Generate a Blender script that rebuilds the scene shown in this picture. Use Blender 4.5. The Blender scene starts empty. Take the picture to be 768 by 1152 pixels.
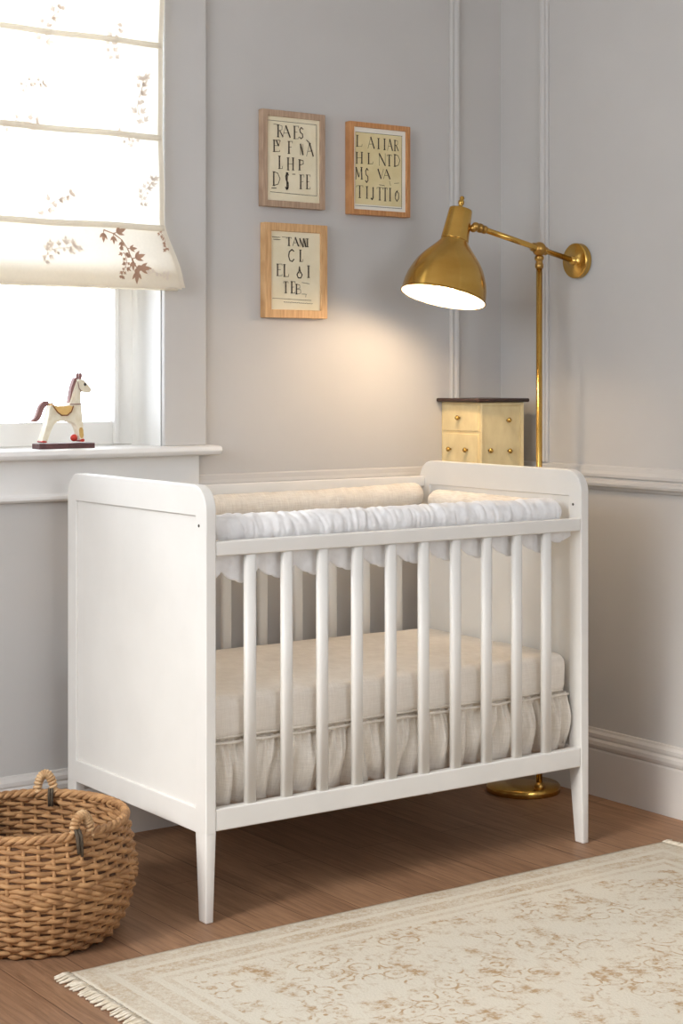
import bpy, bmesh, math, random
from mathutils import Vector, Matrix, noise

random.seed(7)
S = bpy.context.scene
COL = S.collection
PI = math.pi

# ------------------------------------------------------------------ camera
FPX, HOR, YAW = 1938.08, 424.63, 0.61757
cd = bpy.data.cameras.new('camera')
cam = bpy.data.objects.new('camera', cd)
COL.objects.link(cam)
cam.location = (-1.92229, -3.21338, 1.18565)
cam.rotation_euler = (PI / 2, 0, -YAW)
cd.sensor_fit = 'HORIZONTAL'
cd.sensor_width = 36.0
cd.lens = FPX * 36.0 / 768.0
cd.shift_y = -(576.0 - HOR) / 768.0
cd.clip_start = 0.05
S.camera = cam

# ------------------------------------------------------------------ world, exposure
S.view_settings.view_transform = 'Standard'
S.view_settings.look = 'None'
S.view_settings.gamma = 1.0
S.view_settings.use_curve_mapping = False
S.view_settings.exposure = 0.03
SKY = 6.6
w = bpy.data.worlds.new('overcast_sky')
S.world = w
w.use_nodes = True
bg = w.node_tree.nodes['Background']
bg.inputs[0].default_value = (0.90, 0.97, 1.06, 1)
bg.inputs[1].default_value = SKY
S.cycles.max_bounces = 12
S.cycles.diffuse_bounces = 8
S.cycles.transparent_max_bounces = 12
S.cycles.sample_clamp_indirect = 6.0
S.cycles.caustics_reflective = False

# soft low sun through hazy cloud, coming in by the added side opening
sd_ = bpy.data.lights.new('hazy_sun', 'SUN')
sd_.energy = 2.1
sd_.angle = math.radians(14)
sd_.color = (1.0, 0.96, 0.9)
sun = bpy.data.objects.new('hazy_sun', sd_)
sun.rotation_euler = Vector((1, 0.22, -0.55)).to_track_quat('-Z', 'Y').to_euler()
COL.objects.link(sun)

# room (metres)
YW, XW, XL, YF, ZC = 0.77, 1.50, -2.9, -4.6, 2.75
# unseen openings added for sky light: left wall, and behind the camera for fill
FILL_LEFT = (-2.3, -0.1, 1.2, 2.68)      # y0, y1, z0, z1
FILL_REAR = (-1.0, 0.6, 1.15, 2.5)         # x0, x1, z0, z1
BWIN = (-0.80, 0.323, 1.005, 2.42)    # window in the back wall


def portal(name, loc, rot, sx, sy):
    l = bpy.data.lights.new(name, 'AREA')
    l.shape = 'RECTANGLE'
    l.size, l.size_y = sx, sy
    l.cycles.is_portal = True
    o = bpy.data.objects.new(name, l)
    o.location, o.rotation_euler = loc, rot
    COL.objects.link(o)


portal('sky_portal_side', (XL - 0.02, (FILL_LEFT[0] + FILL_LEFT[1]) / 2, (FILL_LEFT[2] + FILL_LEFT[3]) / 2), (0, -PI / 2, 0), FILL_LEFT[3] - FILL_LEFT[2], FILL_LEFT[1] - FILL_LEFT[0])
portal('sky_portal_rear', ((FILL_REAR[0] + FILL_REAR[1]) / 2, YF - 0.02, (FILL_REAR[2] + FILL_REAR[3]) / 2), (PI / 2, 0, 0), FILL_REAR[1] - FILL_REAR[0], FILL_REAR[3] - FILL_REAR[2])
portal('sky_portal_window', ((BWIN[0] + BWIN[1]) / 2, YW + 0.25, (BWIN[2] + BWIN[3]) / 2), (-PI / 2, 0, 0), BWIN[1] - BWIN[0], BWIN[3] - BWIN[2])


# ------------------------------------------------------------------ materials
def lin(c):
    return tuple(((v / 255) / 12.92 if v / 255 <= 0.04045 else ((v / 255 + 0.055) / 1.055) ** 2.4) for v in c) + (1,)


def nodes(name):
    m = bpy.data.materials.new(name)
    m.use_nodes = True
    nt = m.node_tree
    return m, nt, nt.nodes['Principled BSDF'], nt.nodes, nt.links


def mat(name, rgb, rough=0.5, metal=0.0, rgb2=None, scale=20, stretch=(1, 1, 1), bump=0.0, bscale=None, spec=0.5, detail=4, lo=0.35, hi=0.65):
    m, nt, b, N, L = nodes(name)
    b.inputs['Base Color'].default_value = lin(rgb)
    b.inputs['Roughness'].default_value = rough
    b.inputs['Metallic'].default_value = metal
    b.inputs['Specular IOR Level'].default_value = spec
    tc = N.new('ShaderNodeTexCoord')
    mp = N.new('ShaderNodeMapping')
    mp.inputs['Scale'].default_value = stretch
    L.new(tc.outputs['Object'], mp.inputs[0])
    if rgb2:
        n = N.new('ShaderNodeTexNoise')
        n.inputs['Scale'].default_value = scale
        n.inputs['Detail'].default_value = detail
        L.new(mp.outputs[0], n.inputs['Vector'])
        r = N.new('ShaderNodeValToRGB')
        r.color_ramp.elements[0].position, r.color_ramp.elements[1].position = lo, hi
        r.color_ramp.elements[0].color, r.color_ramp.elements[1].color = lin(rgb), lin(rgb2)
        L.new(n.outputs['Fac'], r.inputs[0])
        L.new(r.outputs[0], b.inputs['Base Color'])
    if bump:
        n2 = N.new('ShaderNodeTexNoise')
        n2.inputs['Scale'].default_value = bscale or scale
        n2.inputs['Detail'].default_value = 3
        L.new(mp.outputs[0], n2.inputs['Vector'])
        bp = N.new('ShaderNodeBump')
        bp.inputs['Strength'].default_value = bump
        bp.inputs['Distance'].default_value = 0.002
        L.new(n2.outputs['Fac'], bp.inputs['Height'])
        L.new(bp.outputs[0], b.inputs['Normal'])
    return m


def linen(name, rgb, rgb2, bump=0.5):
    """woven cloth: fine crossed thread waves and slubs"""
    m, nt, b, N, L = nodes(name)
    b.inputs['Roughness'].default_value = 0.95
    b.inputs['Specular IOR Level'].default_value = 0.15
    tc = N.new('ShaderNodeTexCoord')
    n = N.new('ShaderNodeTexNoise')
    n.inputs['Scale'].default_value = 9
    n.inputs['Detail'].default_value = 5
    L.new(tc.outputs['Object'], n.inputs['Vector'])
    hs = []
    for st in ((1, 1, 14), (14, 1, 1)):
        mp = N.new('ShaderNodeMapping')
        mp.inputs['Scale'].default_value = st
        L.new(tc.outputs['Object'], mp.inputs[0])
        q = N.new('ShaderNodeTexNoise')
        q.inputs['Scale'].default_value = 35
        q.inputs['Detail'].default_value = 3
        L.new(mp.outputs[0], q.inputs['Vector'])
        hs.append(q)
    ad = N.new('ShaderNodeMath')
    ad.operation = 'ADD'
    L.new(hs[0].outputs['Fac'], ad.inputs[0])
    L.new(hs[1].outputs['Fac'], ad.inputs[1])
    av = N.new('ShaderNodeMath')
    av.operation = 'MULTIPLY_ADD'
    av.inputs[1].default_value = 0.35
    L.new(ad.outputs[0], av.inputs[0])
    ml = N.new('ShaderNodeMath')
    ml.operation = 'MULTIPLY'
    ml.inputs[1].default_value = 0.3
    L.new(n.outputs['Fac'], ml.inputs[0])
    L.new(ml.outputs[0], av.inputs[2])
    r = N.new('ShaderNodeValToRGB')
    r.color_ramp.elements[0].position, r.color_ramp.elements[1].position = 0.4, 0.62
    r.color_ramp.elements[0].color, r.color_ramp.elements[1].color = lin(rgb), lin(rgb2)
    L.new(av.outputs[0], r.inputs[0])
    L.new(r.outputs[0], b.inputs['Base Color'])
    bp = N.new('ShaderNodeBump')
    bp.inputs['Strength'].default_value = bump
    bp.inputs['Distance'].default_value = 0.0015
    L.new(ad.outputs[0], bp.inputs['Height'])
    L.new(bp.outputs[0], b.inputs['Normal'])
    return m


def sheer(name, rgb, trans, glow=(255, 250, 238)):
    """thin window cloth: part of the daylight behind it comes through"""
    m, nt, b, N, L = nodes(name)
    out = N['Material Output']
    N.remove(b)
    tc = N.new('ShaderNodeTexCoord')
    n = N.new('ShaderNodeTexNoise')
    n.inputs['Scale'].default_value = 120
    L.new(tc.outputs['Object'], n.inputs['Vector'])
    r = N.new('ShaderNodeValToRGB')
    c0 = lin(rgb)
    r.color_ramp.elements[0].color = tuple(v * 0.9 for v in c0[:3]) + (1,)
    r.color_ramp.elements[1].color = c0
    L.new(n.outputs['Fac'], r.inputs[0])
    d = N.new('ShaderNodeBsdfDiffuse')
    t = N.new('ShaderNodeBsdfTranslucent')
    t.inputs[0].default_value = lin(glow)
    L.new(r.outputs[0], d.inputs[0])
    mx = N.new('ShaderNodeMixShader')
    mx.inputs[0].default_value = trans
    L.new(d.outputs[0], mx.inputs[1])
    L.new(t.outputs[0], mx.inputs[2])
    L.new(mx.outputs[0], out.inputs[0])
    return m


def pane_mat():
    m, nt, b, N, L = nodes('window_glass')
    out = N['Material Output']
    N.remove(b)
    t = N.new('ShaderNodeBsdfTransparent')
    g = N.new('ShaderNodeBsdfGlossy')
    g.inputs['Roughness'].default_value = 0.02
    fr = N.new('ShaderNodeFresnel')
    fr.inputs[0].default_value = 1.3
    mx = N.new('ShaderNodeMixShader')
    L.new(fr.outputs[0], mx.inputs[0])
    L.new(t.outputs[0], mx.inputs[1])
    L.new(g.outputs[0], mx.inputs[2])
    L.new(mx.outputs[0], out.inputs[0])
    return m


def wood_floor():
    m, nt, b, N, L = nodes('oak_floor')
    tc = N.new('ShaderNodeTexCoord')
    # planks run along Y; brick texture needs its rows along its own X
    mp = N.new('ShaderNodeMapping')
    mp.inputs['Rotation'].default_value = (0, 0, PI / 2)
    mp.inputs['Location'].default_value = (0.3, 0.069, 0)
    L.new(tc.outputs['Object'], mp.inputs[0])
    br = N.new('ShaderNodeTexBrick')
    br.offset = 0.37
    br.inputs['Scale'].default_value = 1
    br.inputs['Brick Width'].default_value = 1.7
    br.inputs['Row Height'].default_value = 0.137
    br.inputs['Mortar Size'].default_value = 0.0012
    br.inputs['Mortar Smooth'].default_value = 0.2
    br.inputs['Color1'].default_value = lin((160, 124, 95))
    br.inputs['Color2'].default_value = lin((146, 111, 84))
    br.inputs['Mortar'].default_value = lin((96, 66, 46))
    L.new(mp.outputs[0], br.inputs['Vector'])
    mg = N.new('ShaderNodeMapping')
    mg.inputs['Scale'].default_value = (28, 1.6, 1)
    L.new(tc.outputs['Object'], mg.inputs[0])
    g = N.new('ShaderNodeTexNoise')
    g.inputs['Scale'].default_value = 3.2
    g.inputs['Detail'].default_value = 8
    g.inputs['Roughness'].default_value = 0.65
    g.inputs['Distortion'].default_value = 0.6
    L.new(mg.outputs[0], g.inputs['Vector'])
    r = N.new('ShaderNodeValToRGB')
    r.color_ramp.elements[0].position, r.color_ramp.elements[1].position = 0.32, 0.68
    r.color_ramp.elements[0].color, r.color_ramp.elements[1].color = (0.62, 0.58, 0.55, 1), (1.12, 1.12, 1.12, 1)
    L.new(g.outputs['Fac'], r.inputs[0])
    mx = N.new('ShaderNodeMix')
    mx.data_type = 'RGBA'
    mx.blend_type = 'MULTIPLY'
    mx.inputs[0].default_value = 1
    L.new(br.outputs['Color'], mx.inputs[6])
    L.new(r.outputs[0], mx.inputs[7])
    L.new(mx.outputs[2], b.inputs['Base Color'])
    b.inputs['Roughness'].default_value = 0.5
    b.inputs['Specular IOR Level'].default_value = 0.35
    bp = N.new('ShaderNodeBump')
    bp.inputs['Strength'].default_value = 0.15
    bp.inputs['Distance'].default_value = 0.002
    L.new(g.outputs['Fac'], bp.inputs['Height'])
    L.new(bp.outputs[0], b.inputs['Normal'])
    return m


RUG = (-0.388, 1.283, -1.30, -0.112)      # x0 x1 y0 y1


def rug_mat():
    m, nt, b, N, L = nodes('faded_rug')
    hx, hy = (RUG[1] - RUG[0]) / 2, (RUG[3] - RUG[2]) / 2
    tc = N.new('ShaderNodeTexCoord')
    sp = N.new('ShaderNodeSeparateXYZ')
    L.new(tc.outputs['Object'], sp.inputs[0])

    def mth(op, a=None, c=None, k=None, k0=None):
        q = N.new('ShaderNodeMath')
        q.operation = op
        if a is not None: L.new(a, q.inputs[0])
        if k0 is not None: q.inputs[0].default_value = k0
        if c is not None: L.new(c, q.inputs[1])
        if k is not None: q.inputs[1].default_value = k
        return q.outputs[0]

    def noi(sc, det=4, rough=0.6, st=(1, 1, 1)):
        mp = N.new('ShaderNodeMapping')
        mp.inputs['Scale'].default_value = st
        L.new(tc.outputs['Object'], mp.inputs[0])
        q = N.new('ShaderNodeTexNoise')
        q.inputs['Scale'].default_value = sc
        q.inputs['Detail'].default_value = det
        q.inputs['Roughness'].default_value = rough
        L.new(mp.outputs[0], q.inputs['Vector'])
        return q.outputs['Fac']

    def ramp(x, stops, const=False):
        q = N.new('ShaderNodeValToRGB')
        cr = q.color_ramp
        if const: cr.interpolation = 'CONSTANT'
        while len(cr.elements) < len(stops): cr.elements.new(0.5)
        for e, (p, v) in zip(cr.elements, stops):
            e.position = p
            e.color = (v, v, v, 1)
        L.new(x, q.inputs[0])
        return q.outputs[0]
    dx = mth('SUBTRACT', None, mth('ABSOLUTE', sp.outputs[0]), None, hx)
    dy = mth('SUBTRACT', None, mth('ABSOLUTE', sp.outputs[1]), None, hy)
    d = mth('MINIMUM', dx, dy)
    dw = mth('ADD', d, mth('MULTIPLY', mth('SUBTRACT', noi(40), None, 0.5), None, 0.006))
    band = ramp(mth('MULTIPLY', dw, None, 4.0), [(0, 0.15), (0.05, 0.65), (0.22, 0.0), (0.29, 0.75), (0.47, 0.0), (0.54, 0.55), (0.60, 0.0), (0.68, 0.0)], True)
    infield = ramp(mth('MULTIPLY', dw, None, 4.0), [(0, 0), (0.66, 0), (0.67, 1), (1, 1)], True)
    speck = ramp(noi(85, 5, 0.75), [(0.38, 0.0), (0.60, 1.0)])
    wear = ramp(noi(5, 4), [(0.35, 0.35), (0.65, 1.0)])
    bandm = mth('MULTIPLY', mth('MULTIPLY', mth('MULTIPLY', band, speck), wear), None, 1.2)
    # field: clustered rosettes and sprigs of tan thread, worn through in places
    v = N.new('ShaderNodeTexVoronoi')
    v.inputs['Scale'].default_value = 21
    v.feature = 'F1'
    mpv = N.new('ShaderNodeMapping')
    L.new(tc.outputs['Object'], mpv.inputs[0])
    L.new(mpv.outputs[0], v.inputs['Vector'])
    ring = mth('SINE', mth('MULTIPLY', v.outputs['Distance'], None, 17.0))
    rose = ramp(ring, [(0.45, 0), (0.9, 1)])
    clump = ramp(noi(6.5, 3, 0.5), [(0.45, 0), (0.55, 1)])
    grit = ramp(noi(60, 5, 0.75), [(0.40, 0), (0.62, 1)])
    v2 = ramp(noi(16, 5, 0.7), [(0.50, 0), (0.62, 1)])
    pat = mth('MULTIPLY', mth('MAXIMUM', mth('MULTIPLY', rose, clump), mth('MULTIPLY', v2, None, 0.95)), grit)
    fieldm = mth('MULTIPLY', mth('MULTIPLY', pat, infield), None, 1.25)
    fac = mth('MINIMUM', mth('ADD', bandm, fieldm), None, 1.0)
    mx = N.new('ShaderNodeMix')
    mx.data_type = 'RGBA'
    L.new(fac, mx.inputs[0])
    mx.inputs[6].default_value = lin((208, 200, 184))
    mx.inputs[7].default_value = lin((172, 144, 110))
    # faint weft tint
    L.new(mx.outputs[2], b.inputs['Base Color'])
    b.inputs['Roughness'].default_value = 1.0
    b.inputs['Specular IOR Level'].default_value = 0.05
    bp = N.new('ShaderNodeBump')
    bp.inputs['Strength'].default_value = 0.6
    bp.inputs['Distance'].default_value = 0.003
    L.new(noi(150, 3), bp.inputs['Height'])
    L.new(bp.outputs[0], b.inputs['Normal'])
    return m


M = dict(
    wall=mat('wall_paint', (195, 192, 188), 0.85, 0, (199, 196, 192), 3, bump=0.06, bscale=180, spec=0.2),
    trim=mat('trim_paint', (207, 202, 196), 0.45, 0, (211, 206, 200), 4, spec=0.35),
    casing=mat('casing_paint', (200, 197, 193), 0.5, 0, (204, 201, 197), 4, spec=0.35),
    wtrim=mat('window_paint', (232, 230, 226), 0.45, 0, (236, 234, 230), 4, spec=0.35),
    ceil=mat('ceiling_paint', (235, 233, 230), 0.9, 0, (238, 236, 233), 4),
    floor=wood_floor(),
    white=mat('crib_paint', (225, 222, 216), 0.38, 0, (229, 226, 220), 8, bump=0.03, bscale=60, spec=0.4),
    linen=linen('oat_linen', (218, 210, 198), (236, 229, 218), 0.5),
    sheet=linen('pale_linen', (226, 218, 207), (238, 231, 221), 0.4),
    bump=mat('quilted_cotton', (243, 242, 241), 0.95, 0, (228, 226, 225), 26, (1, 1, 1), bump=0.5, bscale=70, spec=.1),
    creamroll=linen('cream_cotton', (216, 205, 190), (240, 232, 219), 0.4),
    brass=mat('aged_brass', (214, 174, 96), 0.21, 1.0, (198, 156, 78), 6, (1, 1, 3), bump=0.02, bscale=200),
    brassd=mat('dark_brass', (172, 132, 70), 0.3, 1.0, (190, 150, 84), 9),
    enamel=mat('white_enamel', (245, 243, 238), 0.4, 0, (248, 246, 241), 9),
    oakgrey=mat('limed_oak', (186, 158, 132), 0.55, 0, (164, 136, 112), 12, (18, 1, 1.5), bump=0.1),
    oakred=mat('honey_oak', (204, 148, 94), 0.5, 0, (180, 122, 72), 12, (18, 1, 1.5), bump=0.1),
    oakpale=mat('pale_oak', (218, 176, 126), 0.5, 0, (196, 150, 100), 12, (18, 1, 1.5), bump=0.1),
    paper=mat('aged_paper', (236, 225, 196), 0.9, 0, (228, 216, 184), 18),
    paper2=mat('yellowed_paper', (230, 214, 168), 0.9, 0, (220, 202, 152), 18),
    mount=mat('white_mount', (236, 230, 216), 0.9, 0, (240, 235, 222), 18),
    ink=mat('black_ink', (40, 34, 29), 0.8, 0, (96, 82, 66), 160),
    chest=mat('cream_distressed', (238, 218, 168), 0.5, 0, (222, 198, 146), 16, (2, 2, 1), bump=0.1, lo=0.3, hi=0.75),
    dark=mat('dark_walnut', (62, 40, 32), 0.4, 0, (46, 28, 22), 14, (1, 6, 1)),
    wicker=mat('seagrass', (188, 144, 97), 0.7, 0, (132, 91, 54), 30, (1, 1, 3), bump=0.6, bscale=140, lo=0.3, hi=0.72),
    gapshadow=mat('gap_shadow', (92, 60, 34), 0.8, 0, (70, 44, 24), 22),  # dark colour standing in for shade between the basket strands
    wickerp=mat('pale_seagrass', (206, 172, 130), 0.7, 0, (164, 124, 82), 40, (1, 1, 1), bump=0.4),
    bark=mat('dark_twine', (98, 84, 66), 0.8, 0, (52, 42, 32), 90, (8, 8, 1)),
    rug=rug_mat(),
    fringe=mat('cotton_fringe', (226, 216, 198), 0.95, 0, (204, 190, 166), 60),
    blind=sheer('sheer_blind_cloth', (250, 247, 240), 0.55),
    blindlow=sheer('folded_blind_cloth', (238, 230, 214), 0.23, (252, 242, 224)),
    pocket=sheer('blind_pocket_cloth', (234, 226, 210), 0.20, (244, 232, 210)),
    sprig=sheer('sprig_print', (196, 162, 140), 0.24, (200, 160, 130)),
    sprigp=sheer('faded_sprig_print', (240, 232, 222), 0.42, (232, 220, 208)),
    glass=pane_mat(),
    hcream=mat('horse_cream', (236, 228, 206), 0.5, 0, (222, 210, 182), 60),
    hmauve=mat('horse_mauve', (152, 112, 106), 0.6, 0, (134, 94, 90), 60),
    hbase=mat('horse_base', (98, 62, 60), 0.55, 0, (80, 50, 48), 60),
    hsaddle=mat('horse_saddle', (232, 194, 122), 0.5, 0, (222, 180, 106), 60),
    hrim=mat('saddle_piping', (150, 96, 54), 0.5, 0, (130, 80, 44), 60),
    red=mat('red_paint', (196, 52, 34), 0.35, 0, (180, 44, 30), 60),
    tan=mat('tan_paint', (206, 168, 98), 0.5, 0, (190, 150, 82), 60),
    black=mat('eye_black', (30, 26, 26), 0.3),
    steel=mat('dark_screw', (88, 82, 76), 0.35, 0.8),
)


# ------------------------------------------------------------------ mesh helpers
class MB:
    """collects shapes into one mesh"""
    def __init__(self):
        self.bm = bmesh.new()

    def box(self, lo, hi, mi=0):
        bm = self.bm
        vs = [bm.verts.new((x, y, z)) for x in (lo[0], hi[0]) for y in (lo[1], hi[1]) for z in (lo[2], hi[2])]
        for f in ((0, 1, 3, 2), (4, 6, 7, 5), (0, 4, 5, 1), (2, 3, 7, 6), (0, 2, 6, 4), (1, 5, 7, 3)):
            q = bm.faces.new([vs[i] for i in f])
            q.material_index = mi
        return self

    def frustum(self, lo0, hi0, lo1, hi1, z0, z1, bev=0):
        bm = self.bm
        a = [bm.verts.new((x, y, z0)) for x, y in ((lo0[0], lo0[1]), (hi0[0], lo0[1]), (hi0[0], hi0[1]), (lo0[0], hi0[1]))]
        b = [bm.verts.new((x, y, z1)) for x, y in ((lo1[0], lo1[1]), (hi1[0], lo1[1]), (hi1[0], hi1[1]), (lo1[0], hi1[1]))]
        bm.faces.new(a[::-1]); bm.faces.new(b)
        for i in range(4):
            j = (i + 1) % 4
            bm.faces.new((a[i], a[j], b[j], b[i]))
        if bev:
            ed = [bm.edges.get((a[i], b[i])) for i in range(4)] + [bm.edges.get((a[i], a[(i + 1) % 4])) for i in range(4)]
            bmesh.ops.bevel(bm, geom=ed, offset=bev, segments=3, affect='EDGES', profile=.5)
            for e in bm.edges:
                if len(e.link_faces) == 2 and e.calc_face_angle(0) > .6: e.smooth = False
        return self

    def grid(self, rows, mi=0, closed=False):
        """rows of points -> quads; closed joins each row's ends"""
        bm = self.bm
        V = [[bm.verts.new(p) for p in r] for r in rows]
        n = len(rows[0])
        for i in range(len(rows) - 1):
            for j in range(n if closed else n - 1):
                k = (j + 1) % n
                f = bm.faces.new((V[i][j], V[i][k], V[i + 1][k], V[i + 1][j]))
                f.material_index = mi
        return V

    def tube(self, pts, r, n=10, caps=True, mi=0, loop=False, ry=None, up=None):
        """tube along points; r number or list"""
        P = [Vector(p) for p in pts]
        m = len(P)
        rs = r if isinstance(r, (list, tuple)) else [r] * m
        rows = []
        nrm = None
        for i in range(m):
            if loop:
                t = (P[(i + 1) % m] - P[i - 1]).normalized()
            else:
                t = (P[min(i + 1, m - 1)] - P[max(i - 1, 0)]).normalized()
            if nrm is None:
                a = Vector(up) if up else (Vector((0, 0, 1)) if abs(t.z) < 0.9 else Vector((1, 0, 0)))
                nrm = (a - t * a.dot(t)).normalized()
            else:
                nrm = (nrm - t * nrm.dot(t)).normalized()
            bn = t.cross(nrm)
            q = (ry / rs[0]) if ry else 1.0
            rows.append([P[i] + nrm * (rs[i] * math.cos(2 * PI * k / n)) + bn * (rs[i] * q * math.sin(2 * PI * k / n)) for k in range(n)])
        if loop:
            rows.append(rows[0])
        V = self.grid(rows, mi, True)
        if caps and not loop:
            for rr, fl in ((V[0], True), (V[-1], False)):
                f = self.bm.faces.new(rr[::-1] if fl else rr)
                f.material_index = mi
        return self

    def lathe(self, prof, n=40, M4=None, mi=0, cap0=True, cap1=True):
        rows = []
        for r, z in prof:
            ring = [Vector((r * math.cos(2 * PI * k / n), r * math.sin(2 * PI * k / n), z)) for k in range(n)]
            rows.append([M4 @ p for p in ring] if M4 else ring)
        V = self.grid(rows, mi, True)
        if cap0: self.bm.faces.new(V[0][::-1]).material_index = mi
        if cap1: self.bm.faces.new(V[-1]).material_index = mi
        return self

    def sweep(self, prof, a, b, mapf):
        """profile (off, z) extruded between scalars a and b; mapf(s, off, z) -> point"""
        r0 = [mapf(a, o, z) for o, z in prof]
        r1 = [mapf(b, o, z) for o, z in prof]
        V = self.grid([r0, r1], 0, True)
        self.bm.faces.new(V[0]); self.bm.faces.new(V[1][::-1])
        return self

    def prism(self, poly, t0, t1, mapf, hole=None, mi=0):
        """polygon (a, b), with an optional hole, between t0 and t1; mapf(a, b, t)"""
        bm = self.bm
        loops = [poly] + ([hole] if hole else [])
        edges, L0 = [], []
        for lp in loops:
            vs = [bm.verts.new(mapf(a, b, t0)) for a, b in lp]
            L0.append(vs)
            edges += [bm.edges.new((vs[i], vs[(i + 1) % len(vs)])) for i in range(len(vs))]
        if hole:
            g = bmesh.ops.triangle_fill(bm, edges=edges, use_beauty=True)
            faces = [f for f in g['geom'] if isinstance(f, bmesh.types.BMFace)]
        else:
            faces = [bm.faces.new(L0[0])]
        L1 = [[bm.verts.new(mapf(a, b, t1)) for a, b in lp] for lp in loops]
        mp = {v: u for p, q in zip(L0, L1) for v, u in zip(p, q)}
        for f in faces:
            f.material_index = mi
            bm.faces.new([mp[v] for v in f.verts][::-1]).material_index = mi
        for p, q in zip(L0, L1):
            for i in range(len(p)):
                j = (i + 1) % len(p)
                bm.faces.new((p[i], p[j], q[j], q[i])).material_index = mi
        return self

    def ball(self, c, r, n=12, sc=(1, 1, 1), mi=0):
        g = bmesh.ops.create_uvsphere(self.bm, u_segments=n, v_segments=max(6, n // 2), radius=r)
        for v in g['verts']:
            v.co = Vector((v.co.x * sc[0], v.co.y * sc[1], v.co.z * sc[2])) + Vector(c)
            for f in v.link_faces: f.material_index = mi
        return self

    def build(self, name, mats, parent=None, smooth=True, bevel=0.0, seg=3, subsurf=0, solid=0.0, fix=True, origin=None):
        bm = self.bm
        if fix: bmesh.ops.recalc_face_normals(bm, faces=bm.faces[:])
        if origin is not None:
            bmesh.ops.translate(bm, verts=bm.verts[:], vec=-Vector(origin))
        elif parent is not None:
            bmesh.ops.translate(bm, verts=bm.verts[:], vec=-world_loc(parent))
        me = bpy.data.meshes.new(name)
        bm.to_mesh(me)
        bm.free()
        if not isinstance(mats, (list, tuple)): mats = [mats]
        for q in mats: me.materials.append(q)
        if smooth: me.polygons.foreach_set('use_smooth', [True] * len(me.polygons))
        o = bpy.data.objects.new(name, me)
        COL.objects.link(o)
        if origin is not None:
            o.location = Vector(origin)
            if parent is not None: o.location = Vector(origin) - world_loc(parent)
        if parent is not None: o.parent = parent
        if solid:
            q = o.modifiers.new('solid', 'SOLIDIFY'); q.thickness = solid; q.offset = 0
        if subsurf:
            q = o.modifiers.new('sub', 'SUBSURF'); q.levels = subsurf; q.render_levels = subsurf
        if bevel:
            q = o.modifiers.new('bevel', 'BEVEL'); q.width = bevel; q.segments = seg
            q.limit_method = 'ANGLE'; q.angle_limit = math.radians(35); q.use_clamp_overlap = True
            if smooth:
                q = o.modifiers.new('wn', 'WEIGHTED_NORMAL'); q.keep_sharp = False
        return o


def world_loc(o):
    v = Vector((0, 0, 0))
    while o is not None:
        v += Vector(o.location)
        o = o.parent
    return v


def thing(name, label, cat, loc, group=None):
    o = bpy.data.objects.new(name, None)
    o.location = loc
    o.empty_display_size = 0.05
    COL.objects.link(o)
    return tag(o, label, cat, group)


def tag(o, label, cat, group=None):
    o['label'], o['category'] = label, cat
    if group: o['group'] = group
    return o


def struct(o, label=None):
    o['kind'] = 'structure'
    if label: o['label'] = label
    return o


def box(lo, hi): return MB().box(lo, hi)


I3 = lambda x, y, z: Vector((x, y, z))

# ------------------------------------------------------------------ room shell
struct(box((XL - 0.2, YF - 0.2, -0.1), (XW + 0.2, YW + 0.2, 0)).build('floor', M['floor'], smooth=False), 'brown oak plank floor')
struct(box((XL - 0.2, YF - 0.2, ZC), (XW + 0.2, YW + 0.22, ZC + 0.1)).build('ceiling', M['ceil'], smooth=False), 'white ceiling')


def holed_wall(name, a0, a1, h, mapf, t0, t1, label):
    poly = [(a0, 0), (a1, 0), (a1, ZC), (a0, ZC)]
    hole = [(h[0], h[2]), (h[1], h[2]), (h[1], h[3]), (h[0], h[3])]
    return struct(MB().prism(poly, t0, t1, mapf, hole).build(name, M['wall'], smooth=False), label)


holed_wall('wall_back', XL, XW + 0.2, (BWIN[0], BWIN[1], BWIN[2] - 0.025, BWIN[3]), lambda a, b, t: (a, t, b), YW, YW + 0.2, 'warm grey painted wall with the window and pictures')
holed_wall('wall_left', YF, YW + 0.2, FILL_LEFT, lambda a, b, t: (t, a, b), XL - 0.12, XL, 'grey side wall with an added opening for sky light')
holed_wall('wall_front', XL, XW, FILL_REAR, lambda a, b, t: (a, t, b), YF - 0.12, YF, 'grey wall behind the viewer')
struct(box((XW, YF, 0), (XW + 0.2, YW, ZC)).build('wall_right', M['wall'], smooth=False), 'warm grey painted wall to the right of the crib')

BB = [(0, 0), (.015, 0), (.015, .128), (.012, .134), (.017, .138), (.020, .146), (.019, .156), (.013, .163), (.015, .168), (.014, .177), (.007, .184), (.005, .190), (0, .192)]
BBR = [(o * 0.75, z) for o, z in BB]
CR = [(0, .868), (.008, .869), (.012, .876), (.020, .880), (.022, .887), (.020, .894), (.012, .897), (.011, .902), (.016, .906), (.016, .914), (.010, .922), (.006, .934), (0, .938)]
fb = lambda s, o, z: (s, YW - o, z)
fr_ = lambda s, o, z: (XW - o, s, z)
struct(MB().sweep(BB, XL, XW - 0.012, fb).build('baseboard_back', M['trim'], smooth=False, bevel=0.001), 'white moulded baseboard of the back wall')
struct(MB().sweep(BBR, YF, YW, fr_).build('baseboard_right', M['trim'], smooth=False, bevel=0.001), 'white moulded baseboard of the right wall')
struct(MB().sweep([(o * .8, z - .012) for o, z in CR], 0.4315, XW - 0.012, fb).build('trim_back_chair_rail', M['wall'], smooth=False, bevel=0.001), 'chair rail of the back wall')
struct(MB().sweep(CR, YF, YW, fr_).build('trim_right_chair_rail', M['wall'], smooth=False, bevel=0.001), 'grey chair rail of the right wall')
bead = [(-.018, 0), (-.018, .006), (-.012, .010), (-.006, .008), (-.003, .009), (.002, .013), (.009, .014), (.015, .010), (.018, .005), (.018, 0)]
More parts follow.
